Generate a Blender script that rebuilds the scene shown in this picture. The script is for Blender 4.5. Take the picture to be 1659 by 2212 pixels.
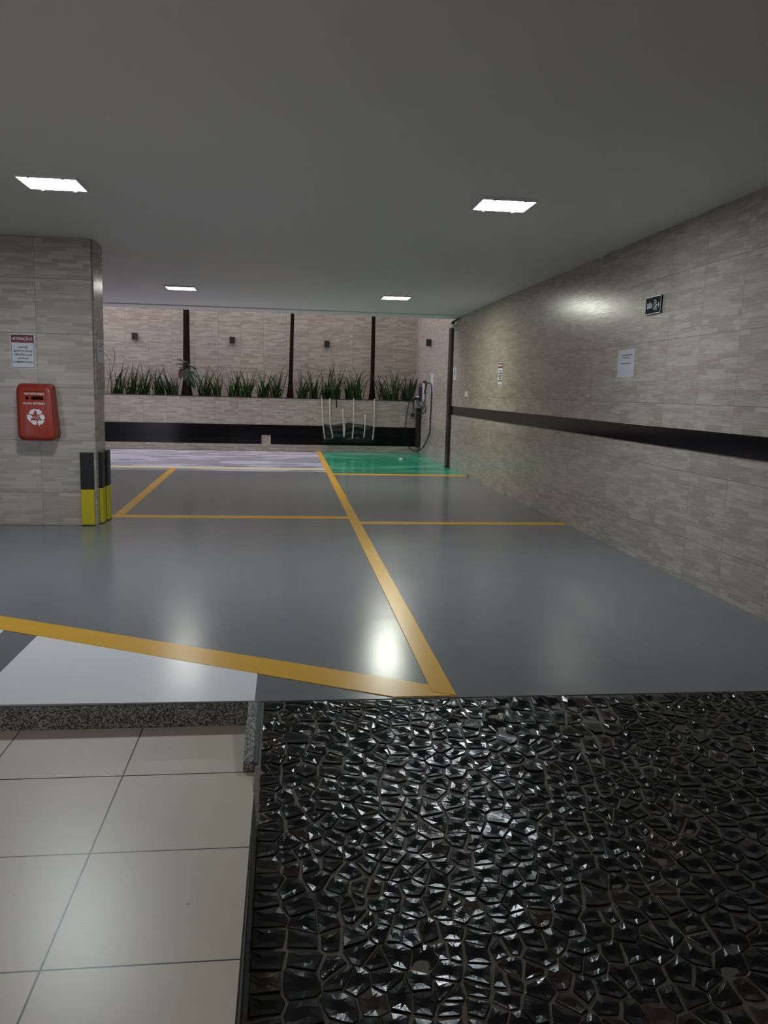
import bpy, math, random
from mathutils import Vector, Matrix
random.seed(7)
U = 1.2                      # all coordinates below are in units of the camera's height above the garage floor (1.2 m)
scene = bpy.context.scene
for o in list(bpy.data.objects): bpy.data.objects.remove(o)

# ------------------------------------------------------------ camera, world, exposure
RIGHT = Vector((0.99281551, -0.1171011, 0.02459062)); UP = Vector((-0.00714086, 0.14716086, 0.9890868)); FWD = Vector((0.11944192, 0.98215631, -0.14526738))
cam_data = bpy.data.cameras.new('camera'); cam = bpy.data.objects.new('camera', cam_data)
scene.collection.objects.link(cam); scene.camera = cam
M = Matrix((RIGHT, UP, -FWD)).transposed().to_4x4(); M.translation = Vector((0, 0, U)); cam.matrix_world = M
cam_data.sensor_fit = 'HORIZONTAL'; cam_data.sensor_width = 36; cam_data.lens = 36 * 1761.4239 / 1659; cam_data.clip_start = 0.02
world = bpy.data.worlds.new('world'); scene.world = world; world.use_nodes = True
bg = world.node_tree.nodes['Background']; bg.inputs[0].default_value = (0.93, 0.89, 1.0, 1); bg.inputs[1].default_value = 3.4
scene.view_settings.view_transform = 'Standard'; scene.view_settings.look = 'None'
scene.view_settings.exposure = 0.2; scene.view_settings.gamma = 1.0; scene.view_settings.use_curve_mapping = False
LAMP = dict(near_left=(108, (0.86, 0.95, 1.0)), near_right=(84, (0.86, 0.96, 1.0)), far_left=(36, (1.0, 1.0, 0.92)), far_right=(118, (0.97, 1.0, 0.86)), lobby=(84, (1.0, 0.98, 0.93)))  # the lobby entry feeds an added lamp that stays out of view

# ------------------------------------------------------------ materials
class NT:
    def __init__(s, name):
        s.m = bpy.data.materials.new(name); s.m.use_nodes = True; s.t = s.m.node_tree; s.b = s.t.nodes['Principled BSDF']
    def n(s, typ, ins={}, **kw):
        x = s.t.nodes.new(typ)
        for k, v in kw.items(): setattr(x, k, v)
        for k, v in ins.items():
            if isinstance(v, bpy.types.NodeSocket): s.t.links.new(v, x.inputs[k])
            else: x.inputs[k].default_value = v
        return x
    def math(s, op, a, b=0.0, c=0.0):
        return s.n('ShaderNodeMath', {0: a, 1: b, 2: c}, operation=op).outputs[0]
    def mix(s, f, a, b):
        x = s.n('ShaderNodeMix', data_type='RGBA')
        for k, v in ((0, f), (6, a), (7, b)):
            if isinstance(v, bpy.types.NodeSocket): s.t.links.new(v, x.inputs[k])
            else: x.inputs[k].default_value = v if k == 0 else (*v[:3], 1)
        return x.outputs[2]
    def ramp(s, f, p0, p1, a=0.0, b=1.0):
        return s.n('ShaderNodeMapRange', {0: f, 1: p0, 2: p1, 3: a, 4: b}).outputs[0]
    def set(s, **kw):
        for k, v in kw.items():
            k = k.replace('_', ' ')
            if isinstance(v, bpy.types.NodeSocket): s.t.links.new(v, s.b.inputs[k])
            else: s.b.inputs[k].default_value = v
        return s
    def bump(s, h, strength, dist=0.01):
        x = s.n('ShaderNodeBump', {'Height': h, 'Strength': strength, 'Distance': dist}); s.t.links.new(x.outputs[0], s.b.inputs['Normal'])
    def noise(s, vec, scale, detail=3, rough=0.5, dist=0.0):
        return s.n('ShaderNodeTexNoise', {'Vector': vec, 'Scale': scale, 'Detail': detail, 'Roughness': rough, 'Distortion': dist}).outputs[0]
    def coord(s, kind='Object', scale=(1, 1, 1)):
        c = s.n('ShaderNodeTexCoord').outputs[kind]
        return s.n('ShaderNodeMapping', {'Vector': c, 'Scale': scale}).outputs[0]

def plain(name, col, rough=0.5, metal=0.0, var=0.12, scale=25, bump=0.0, **kw):
    t = NT(name); c = t.coord(); n = t.noise(c, scale, 4)
    dark = tuple(x * (1 - var) for x in col); lite = tuple(min(1, x * (1 + var)) for x in col)
    t.set(Base_Color=t.mix(n, dark, lite), Roughness=rough, Metallic=metal, **kw)
    if bump: t.bump(n, bump, 0.003)
    return t.m

def tile_material():
    t = NT('stick_pattern_tile')
    sep = t.n('ShaderNodeSeparateXYZ', {0: t.n('ShaderNodeTexCoord').outputs['UV']}); u, v = sep.outputs[0], sep.outputs[1]
    # printed sticks: 14 rows a tile, 2.5 long, staggered at random
    tu = t.math('FLOOR', u); tv = t.math('FLOOR', v)
    row = t.math('FLOOR', t.math('MULTIPLY', v, 14.0))
    wn = t.n('ShaderNodeTexWhiteNoise', {'Vector': t.n('ShaderNodeCombineXYZ', {0: row, 1: tu, 2: tv}).outputs[0]}, noise_dimensions='3D').outputs[0]
    su = t.math('ADD', t.math('MULTIPLY', u, 2.3), t.math('MULTIPLY', wn, 9.0)); cell = t.math('FLOOR', su)
    val = t.n('ShaderNodeTexWhiteNoise', {'Vector': t.n('ShaderNodeCombineXYZ', {0: cell, 1: row, 2: t.math('ADD', tu, tv)}).outputs[0]}, noise_dimensions='3D').outputs[0]
    uv = t.n('ShaderNodeCombineXYZ', {0: t.math('MULTIPLY', u, 1.6), 1: t.math('MULTIPLY', v, 44.0)}).outputs[0]
    streak = t.noise(uv, 1.0, 4, 0.6)
    tone = t.math('ADD', t.math('MULTIPLY', val, 0.75), t.math('MULTIPLY', t.math('SUBTRACT', streak, 0.5), 1.3))
    col = t.mix(t.ramp(tone, 0.0, 0.9), (0.285, 0.245, 0.205), (0.455, 0.41, 0.35))
    fv = t.math('FRACT', t.math('MULTIPLY', v, 14.0))
    line = t.math('MULTIPLY', t.math('LESS_THAN', fv, 0.09), t.ramp(val, 0.35, 0.8))
    col = t.mix(t.math('MULTIPLY', line, 0.35), col, (0.20, 0.175, 0.15))
    fu = t.math('FRACT', u); ft = t.math('FRACT', v)
    def near(f, w): return t.math('LESS_THAN', t.math('SUBTRACT', 0.5, t.math('ABSOLUTE', t.math('SUBTRACT', f, 0.5))), w)
    grout = t.math('MAXIMUM', near(fu, 0.0042), near(ft, 0.0048))
    col = t.mix(t.math('MULTIPLY', grout, 0.85), col, (0.13, 0.11, 0.095))
    t.set(Base_Color=col, Roughness=t.ramp(t.noise(uv, 2.0, 2), 0.3, 0.7, 0.19, 0.31), Specular_IOR_Level=0.5)
    ripple = t.noise(t.n('ShaderNodeCombineXYZ', {0: t.math('MULTIPLY', u, 5.0), 1: t.math('MULTIPLY', v, 16.0)}).outputs[0], 1.0, 3)
    h = t.math('SUBTRACT', t.math('MULTIPLY', ripple, 0.35), t.math('ADD', t.math('MULTIPLY', grout, 0.9), t.math('MULTIPLY', line, 0.12)))
    t.bump(h, 0.5, 0.004)
    return t.m

def epoxy(name, col, col2, rough=0.2, patch=None):
    t = NT(name); c = t.coord()
    n = t.noise(c, 1.3, 4, 0.55); base = t.mix(n, col, col2)
    rg = t.ramp(t.noise(c, 0.9, 3), 0.15, 0.85, rough - 0.03, rough + 0.07)
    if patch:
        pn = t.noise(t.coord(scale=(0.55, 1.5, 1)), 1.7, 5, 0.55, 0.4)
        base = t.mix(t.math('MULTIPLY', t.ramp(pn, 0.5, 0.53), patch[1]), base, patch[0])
    t.set(Base_Color=base, Roughness=rg, Specular_IOR_Level=0.55)
    h = t.math('ADD', t.noise(c, 2.2, 2), t.math('MULTIPLY', t.noise(t.coord(scale=(30, 60, 30)), 2.0, 2), 0.02))
    t.bump(h, 0.12, 0.02)
    return t.m

MAT = {}
MAT['tile'] = tile_material()
MAT['floor'] = epoxy('grey_epoxy_paint', (0.140, 0.152, 0.170), (0.165, 0.176, 0.192), 0.2)
MAT['yard'] = epoxy('wet_paint_sky_patches', (0.30, 0.30, 0.35), (0.38, 0.38, 0.44), 0.16, ((0.62, 0.62, 0.72), 0.8))  # wet floor; pale patches put sky reflections into its colour
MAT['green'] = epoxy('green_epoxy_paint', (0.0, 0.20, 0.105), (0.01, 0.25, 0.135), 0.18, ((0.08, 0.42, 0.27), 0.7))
MAT['white_paint'] = epoxy('white_floor_paint', (0.76, 0.765, 0.81), (0.84, 0.845, 0.88), 0.22)
MAT['yellow_paint'] = epoxy('yellow_line_paint', (0.66, 0.34, 0.012), (0.74, 0.40, 0.02), 0.24)
def ceiling_material():
    t = NT('matt_ceiling_paint'); c = t.coord()
    t.set(Base_Color=t.mix(t.noise(c, 0.8, 3), (0.70, 0.71, 0.71), (0.75, 0.76, 0.755)), Roughness=0.55, Specular_IOR_Level=0.3)
    t.bump(t.noise(c, 260, 2), 0.12, 0.001); return t.m
MAT['ceiling'] = ceiling_material()
MAT['black_granite'] = plain('black_granite', (0.005, 0.005, 0.006), 0.12, var=0.5, scale=300, Specular_IOR_Level=0.18)
def granite():
    t = NT('speckled_grey_granite'); c = t.coord()
    v = t.n('ShaderNodeTexVoronoi', {'Vector': c, 'Scale': 210.0}).outputs['Color']
    g = t.n('ShaderNodeSeparateColor', {0: v}).outputs[0]
    n = t.math('ADD', t.math('MULTIPLY', g, 0.7), t.math('MULTIPLY', t.noise(c, 90, 3), 0.5))
    t.set(Base_Color=t.mix(t.ramp(n, 0.45, 0.85), (0.035, 0.033, 0.031), (0.34, 0.33, 0.31)), Roughness=0.55); t.bump(n, 0.4, 0.002); return t.m
MAT['granite'] = granite()
def porcelain():
    t = NT('cream_porcelain_tile'); c = t.n('ShaderNodeTexCoord').outputs['UV']
    sep = t.n('ShaderNodeSeparateXYZ', {0: c}); fu = t.math('FRACT', sep.outputs[0]); fv = t.math('FRACT', sep.outputs[1])
    def near(f, w): return t.math('LESS_THAN', t.math('SUBTRACT', 0.5, t.math('ABSOLUTE', t.math('SUBTRACT', f, 0.5))), w)
    g = t.math('MAXIMUM', near(fu, 0.0055), near(fv, 0.0055))
    o = t.coord(); base = t.mix(t.noise(o, 3.0, 5, 0.6), (0.54, 0.475, 0.385), (0.63, 0.575, 0.475))
    spots = t.ramp(t.noise(o, 46, 1), 0.79, 0.82)
    base = t.mix(t.math('MULTIPLY', spots, 0.5), base, (0.12, 0.10, 0.08))
    t.set(Base_Color=t.mix(g, base, (0.03, 0.027, 0.03)), Roughness=0.33)
    t.bump(t.math('ADD', t.math('MULTIPLY', g, -1.0), t.math('MULTIPLY', t.noise(o, 420, 2), 0.04)), 0.4, 0.002); return t.m
MAT['porcelain'] = porcelain()
MAT['slab_edge'] = plain('dark_slab_edge', (0.05, 0.055, 0.055), 0.6)
def mortar():
    t = NT('damp_brown_mortar'); c = t.coord(); n = t.noise(c, 45, 5, 0.65); big = t.noise(c, 1.6, 3)
    col = t.mix(t.ramp(big, 0.35, 0.65), (0.115, 0.090, 0.068), (0.075, 0.071, 0.063))
    col = t.mix(t.ramp(n, 0.3, 0.75), col, (0.15, 0.125, 0.09)); moss = t.math('MULTIPLY', t.ramp(t.noise(c, 5.5, 2), 0.68, 0.72), 0.5)
    t.set(Base_Color=t.mix(moss, col, (0.16, 0.12, 0.02)), Roughness=0.6); t.bump(n, 0.5, 0.004); return t.m
MAT['mortar'] = mortar()
def basalt():
    t = NT('wet_black_stone'); c = t.coord()
    a = t.n('ShaderNodeAttribute', attribute_name='tone').outputs['Fac']
    n = t.noise(c, 38, 5, 0.6); col = t.mix(n, (0.003, 0.003, 0.004), (0.011, 0.011, 0.013))
    col = t.mix(t.ramp(a, 0.9, 1.0), col, (0.055, 0.038, 0.03))
    t.set(Base_Color=col, Roughness=t.ramp(t.noise(c, 9, 3), 0.3, 0.7, 0.15, 0.30), Specular_IOR_Level=0.5)
    t.bump(t.math('ADD', n, t.math('MULTIPLY', t.noise(c, 130, 2), 0.5)), 0.8, 0.0010); return t.m
MAT['stone'] = basalt()
MAT['white_frame'] = plain('white_enamel', (0.75, 0.76, 0.76), 0.35, var=0.03)
MAT['lip'] = plain('white_plaster_lip', (0.72, 0.73, 0.74), 0.5, var=0.04)
MAT['black_metal'] = plain('black_painted_metal', (0.012, 0.010, 0.012), 0.4, var=0.3)
MAT['brown_metal'] = plain('dark_brown_metal', (0.022, 0.012, 0.012), 0.35, var=0.3)
MAT['red_plastic'] = plain('red_moulded_plastic', (0.30, 0.026, 0.012), 0.36, var=0.05, scale=6)
MAT['dark_red'] = plain('dark_red_slot', (0.03, 0.001, 0.001), 0.8, Specular_IOR_Level=0.1)
MAT['sign_white'] = plain('white_sign_face', (0.62, 0.66, 0.70), 0.35, var=0.03)
MAT['sign_red'] = plain('crimson_sign_print', (0.15, 0.005, 0.018), 0.35, var=0.05)
MAT['ink'] = plain('black_print', (0.012, 0.012, 0.015), 0.5)
MAT['white_print'] = plain('white_print', (0.72, 0.72, 0.74), 0.45, var=0.03)
MAT['paper'] = plain('white_paper', (0.50, 0.50, 0.56), 0.6, var=0.05, scale=8)
def film():
    t = NT('clear_plastic_sleeve'); t.set(Base_Color=(0.9, 0.92, 0.95, 1), Roughness=0.08, Alpha=0.12); t.bump(t.noise(t.coord(), 22, 3), 0.5, 0.004); return t.m
MAT['film'] = film()
MAT['sign_black'] = plain('charcoal_sign_face', (0.014, 0.017, 0.020), 0.7, Specular_IOR_Level=0.2)
MAT['sign_pale'] = plain('pale_photoluminescent_print', (0.58, 0.62, 0.60), 0.5)
MAT['guard_black'] = plain('black_foam_guard', (0.007, 0.008, 0.010), 0.55, var=0.2)
MAT['guard_yellow'] = plain('yellow_foam_guard', (0.50, 0.42, 0.004), 0.45, var=0.1, scale=14)
MAT['soil'] = plain('dark_soil', (0.02, 0.014, 0.010), 0.9, var=0.4, scale=60, bump=0.6)
def bark():
    t = NT('dark_palm_bark'); n = t.noise(t.coord(scale=(14, 14, 30)), 1.0, 4)
    t.set(Base_Color=t.mix(n, (0.005, 0.002, 0.002), (0.016, 0.008, 0.008)), Roughness=0.75, Specular_IOR_Level=0.1); t.bump(n, 0.5, 0.01); return t.m
MAT['bark'] = bark()
def leaf(name, a, b, r=0.35):
    t = NT(name); t.set(Base_Color=t.mix(t.noise(t.coord(), 9, 3), a, b), Roughness=r); return t.m
MAT['blade'] = leaf('green_blade', (0.018, 0.050, 0.010), (0.048, 0.105, 0.020))
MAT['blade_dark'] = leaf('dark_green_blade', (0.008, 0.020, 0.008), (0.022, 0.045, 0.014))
MAT['gloss_leaf'] = leaf('glossy_dark_leaf', (0.006, 0.022, 0.010), (0.012, 0.045, 0.018), 0.2)
MAT['dry_leaf'] = leaf('dry_brown_leaf', (0.05, 0.022, 0.016), (0.07, 0.03, 0.02), 0.7)
MAT['strap'] = plain('cream_plastic_strap', (0.50, 0.48, 0.42), 0.5)
MAT['tarp'] = plain('black_plastic_sheet', (0.004, 0.005, 0.008), 0.34, var=0.3, scale=8, Specular_IOR_Level=0.35)
MAT['cable'] = plain('black_rubber_cable', (0.008, 0.008, 0.009), 0.45)
MAT['grey_metal'] = plain('galvanised_grey_metal', (0.30, 0.32, 0.34), 0.4, metal=0.3)
MAT['charger_body'] = plain('dark_violet_plastic', (0.020, 0.014, 0.045), 0.3)
MAT['pale_plastic'] = plain('pale_plastic', (0.62, 0.64, 0.62), 0.35, var=0.03)
MAT['blue_border'] = plain('navy_print', (0.03, 0.035, 0.11), 0.4)
def emitter(name, col, s):
    t = NT(name); t.set(Base_Color=(0.9, 0.9, 0.9, 1), Emission_Color=(*col, 1), Emission_Strength=s); return t.m

# ------------------------------------------------------------ builders
COL = scene.collection
LOC = {}
def tag(o, label=None, cat=None, group=None, kind=None):
    if label: o['label'] = label
    if cat: o['category'] = cat
    if group: o['group'] = group
    if kind: o['kind'] = kind
    return o
def thing(name, label, cat, loc, group=None):
    o = bpy.data.objects.new(name, None); o.empty_display_size = 0.1; COL.objects.link(o)
    o.location = Vector(loc) * U; LOC[o.name] = Vector(loc); return tag(o, label, cat, group)
def world_of(parent): return LOC.get(parent.name, Vector((0, 0, 0))) if parent else Vector((0, 0, 0))
def mesh(name, verts, faces, mat, parent=None, uvs=None, smooth=False, bevel=0.0, loc=None, tones=None, segs=2):
    base = Vector(loc) if loc is not None else world_of(parent)
    me = bpy.data.meshes.new(name)
    me.from_pydata([(Vector(v) - base) * U for v in verts], [], faces)
    mats = mat if isinstance(mat, (list, tuple)) else [mat]
    for m in mats: me.materials.append(m)
    if uvs:
        l = me.uv_layers.new(name='UVMap'); k = 0
        for f in me.polygons:
            for li in f.loop_indices: l.data[li].uv = uvs[k]; k += 1
    if tones:
        a = me.attributes.new('tone', 'FLOAT', 'POINT')
        for i, x in enumerate(tones): a.data[i].value = x
    if smooth:
        for f in me.polygons: f.use_smooth = True
    me.update()
    o = bpy.data.objects.new(name, me); COL.objects.link(o)
    pb = world_of(parent)
    o.location = (base - pb) * U
    if parent: o.parent = parent
    LOC[o.name] = base
    if bevel:
        b = o.modifiers.new('bevel', 'BEVEL'); b.width = bevel * U; b.segments = segs; b.limit_method = 'ANGLE'; b.angle_limit = math.radians(40)
    return o
class MB:
    def __init__(s): s.v = []; s.f = []; s.uv = []
    def add(s, v, f, uv=None):
        n = len(s.v); s.v += [tuple(x) for x in v]; s.f += [tuple(i + n for i in q) for q in f]
        if uv: s.uv += uv
        return s
    def box(s, x0, x1, y0, y1, z0, z1, uvf=None):
        v = [(x0, y0, z0), (x1, y0, z0), (x1, y1, z0), (x0, y1, z0), (x0, y0, z1), (x1, y0, z1), (x1, y1, z1), (x0, y1, z1)]
        f = [(0, 3, 2, 1), (4, 5, 6, 7), (0, 1, 5, 4), (1, 2, 6, 5), (2, 3, 7, 6), (3, 0, 4, 7)]
        uv = None
        if uvf:
            uv = []
            for q in f:
                ax = 2 if q in (f[0], f[1]) else (1 if q in (f[2], f[4]) else 0)
                uv += [uvf(v[i], ax) for i in q]
        return s.add(v, f, uv)
    def build(s, name, mat, parent=None, **kw):
        return mesh(name, s.v, s.f, mat, parent, uvs=s.uv or None, **kw)
def tile_uv(x0=-1.345, y0=0.35, tx=0.3755, ty=0.39, z0=-0.135, tz=0.37):
    def f(p, ax):
        if ax == 0: return ((p[1] - y0) / ty, (p[2] - z0) / tz)
        if ax == 1: return ((p[0] - x0) / tx, (p[2] - z0) / tz)
        return ((p[0] - x0) / tx, (p[1] - y0) / ty)
    return f
class Frame:
    def __init__(s, o, ex, ey):
        s.o = Vector(o); s.x = Vector(ex).normalized(); s.y = Vector(ey).normalized(); s.n = s.x.cross(s.y)
    def p(s, a, b, c=0.0): return s.o + s.x * a + s.y * b + s.n * c
    def plate(s, mb, a0, a1, b0, b1, c0, c1):
        v = [s.p(a, b, c) for c in (c0, c1) for a, b in ((a0, b0), (a1, b0), (a1, b1), (a0, b1))]
        return mb.add(v, [(3, 2, 1, 0), (4, 5, 6, 7), (0, 1, 5, 4), (1, 2, 6, 5), (2, 3, 7, 6), (3, 0, 4, 7)])
    def poly(s, mb, pts, c0, c1):
        n = len(pts); ar = sum(pts[i][0] * pts[(i + 1) % n][1] - pts[(i + 1) % n][0] * pts[i][1] for i in range(n))
        if ar < 0: pts = pts[::-1]
        v = [s.p(a, b, c0) for a, b in pts] + [s.p(a, b, c1) for a, b in pts]
        return mb.add(v, [tuple(range(n))[::-1], tuple(range(n, 2 * n))] + [(i, (i + 1) % n, n + (i + 1) % n, n + i) for i in range(n)])
def text(name, s, size, F, a, b, c, mat, parent, align='CENTER', bold=0.0, shear=0.0, sx=1.0, thick=0.0012):
    cu = bpy.data.curves.new('t', 'FONT'); cu.body = s; cu.size = 1.0; cu.align_x = align; cu.offset = bold; cu.shear = shear; cu.resolution_u = 3
    cu.extrude = 0.5
    o = bpy.data.objects.new('t', cu); COL.objects.link(o)
    dg = bpy.context.evaluated_depsgraph_get(); me = bpy.data.meshes.new_from_object(o.evaluated_get(dg))
    v = [F.p(a + x.co.x * size * sx, b + x.co.y * size, c + (x.co.z + 0.5) * thick) for x in me.vertices]
    f = [tuple(p.vertices) for p in me.polygons]
    bpy.data.objects.remove(o); bpy.data.curves.remove(cu); bpy.data.meshes.remove(me)
    return mesh(name, v, f, mat, parent)
def tube_mb(mb, pts, r, n=8, taper=None):
    pts = [Vector(p) for p in pts]; rings = []; up = Vector((0.13, 0.21, 0.97))
    base = len(mb.v)
    for i, p in enumerate(pts):
        d = (pts[min(i + 1, len(pts) - 1)] - pts[max(i - 1, 0)]).normalized()
        a = d.cross(up)
        if a.length < 1e-3: a = d.cross(Vector((1, 0, 0)))
        a.normalize(); b = d.cross(a); rr = r[i] if isinstance(r, (list, tuple)) else r
        for k in range(n):
            t = 2 * math.pi * k / n; mb.v.append(tuple(p + a * math.cos(t) * rr + b * math.sin(t) * rr))
    for i in range(len(pts) - 1):
        for k in range(n):
            q = base + i * n
            mb.f.append((q + k, q + (k + 1) % n, q + n + (k + 1) % n, q + n + k))
    mb.f.append(tuple(base + k for k in range(n))[::-1]); mb.f.append(tuple(base + (len(pts) - 1) * n + k for k in range(n)))
    return mb
def smooth_path(pts, sub=6):
    P = [Vector(p) for p in pts]; out = []
    for i in range(len(P) - 1):
        a = P[max(i - 1, 0)]; b = P[i]; c = P[i + 1]; d = P[min(i + 2, len(P) - 1)]
        for k in range(sub):
            t = k / sub
            out.append(0.5 * ((2 * b) + (c - a) * t + (2 * a - 5 * b + 4 * c - d) * t * t + (3 * b - a - 3 * c + d) * t ** 3))
    return out + [P[-1]]
def struct(mb, name, mat, **kw): return tag(mb.build(name, mat, **kw), kind='structure')

ZC = 1.991; XR = 2.21; XL = -5.0; YE = 10.64; YB = 14.06; YP = 13.51; YR = 2.553; TILE_Z = -0.08
# ------------------------------------------------------------ setting
struct(MB().box(XL, XR, YR, 10.1, -0.12, 0.0), 'floor', MAT['floor'])
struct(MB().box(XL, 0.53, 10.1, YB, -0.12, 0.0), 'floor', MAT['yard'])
struct(MB().box(0.53, XR, 9.9, YB, -0.12, 0.002), 'floor', MAT['green'])
struct(MB().box(XL - .1, XR + .1, -2.6, YE + 0.2, ZC, ZC + 0.2), 'ceiling', MAT['ceiling'])
m = MB(); m.box(XL, XR - 0.01, YE - 0.22, YE + 0.20, ZC - 0.016, ZC + 0.001)
struct(m, 'trim_1', MAT['lip'], bevel=0.004)
m = MB(); m.box(XL - .1, XR + .1, YE - .05, YE + 0.2, ZC + 0.2, 8.0, tile_uv())
struct(m, 'unseen_wall_above_edge', MAT['tile'])  # unseen building wall, added to hold back sky light over the courtyard
m = MB(); m.box(XR, XR + 0.2, -2.6, 11.0, -1.2, ZC, tile_uv()); struct(m, 'wall_right', MAT['tile'])
m = MB(); m.box(XR, XR + 0.2, 11.0, YB + 0.2, -0.1, 4.4, tile_uv(y0=12.1)); struct(m, 'wall_right_courtyard', MAT['tile'])
m = MB(); m.box(XL, XR, YB, YB + 0.2, -0.1, 4.4, tile_uv(x0=-0.016, tx=0.3755)); struct(m, 'wall_back', MAT['tile'])
m = MB(); m.box(XL - 0.2, XL, -2.6, YB + 0.2, -1.2, 2.6, tile_uv()); struct(m, 'wall_left', MAT['tile'])
m = MB(); m.box(-3.8, XR, -2.7, -2.6, -1.2, ZC); struct(m, 'unseen_light_blocker', MAT['black_metal'])  # unseen dark panel, added to block light coming in behind the camera
# granite skirt band on the right wall
m = MB(); m.box(XR - 0.008, XR, -2.5, 10.92, 0.727, 0.838); struct(m, 'trim_2', MAT['black_granite'], bevel=0.002)
# pillar
m = MB(); m.box(-2.75, -1.345, 6.0, 6.31, 0.0, ZC, tile_uv()); m.box(-1.345, -1.337, 6.03, 6.31, 0.925, ZC, tile_uv())
struct(m, 'wall_pillar', MAT['tile'], bevel=0.003)
# lobby tile floor, its dark slab edge, and the granite step
m = MB()
def puv(p, ax): return ((p[0] + 0.448) / 0.376, (p[1] - 2.219) / 0.390)
m.box(XL, -0.115, 2.219, YR, -0.095, TILE_Z, puv); m.box(XL, -0.081, -2.6, 2.216, -0.095, TILE_Z, puv)
struct(m, 'floor_lobby', MAT['porcelain'])
struct(MB().box(XL, -0.085, -2.6, 2.214, -1.3, -0.0955), 'trim_3', MAT['slab_edge'])
m = MB(); m.add([(-.0815, -2.6, -.5), (-.060, -2.6, -.5), (-.0775, 2.2, -.5), (-.0815, 2.2, -.5), (-.0815, -2.6, -.086), (-.052, -2.6, -.086), (-.0785, 2.2, -.086), (-.0815, 2.2, -.086)],
      [(0, 3, 2, 1), (4, 5, 6, 7), (0, 1, 5, 4), (1, 2, 6, 5), (2, 3, 7, 6), (3, 0, 4, 7)]); struct(m, 'trim_4', MAT['slab_edge'])
# ramp: mortar bed, slope SL down toward the street
SL = 0.17
def rz(y): return (y - YR) * SL
m = MB(); y0 = -2.6
m.add([(-0.083, y0, rz(y0) - .003), (XR, y0, rz(y0) - .003), (XR, YR, -0.003), (-0.083, YR, -0.003), (-0.083, y0, rz(y0) - .3), (XR, y0, rz(y0) - .3), (XR, YR, -.3), (-0.083, YR, -.3)],
      [(0, 1, 2, 3), (7, 6, 5, 4), (4, 5, 1, 0), (5, 6, 2, 1), (6, 7, 3, 2), (7, 4, 0, 3)])
struct(m, 'floor_ramp', MAT['mortar'])
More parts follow.
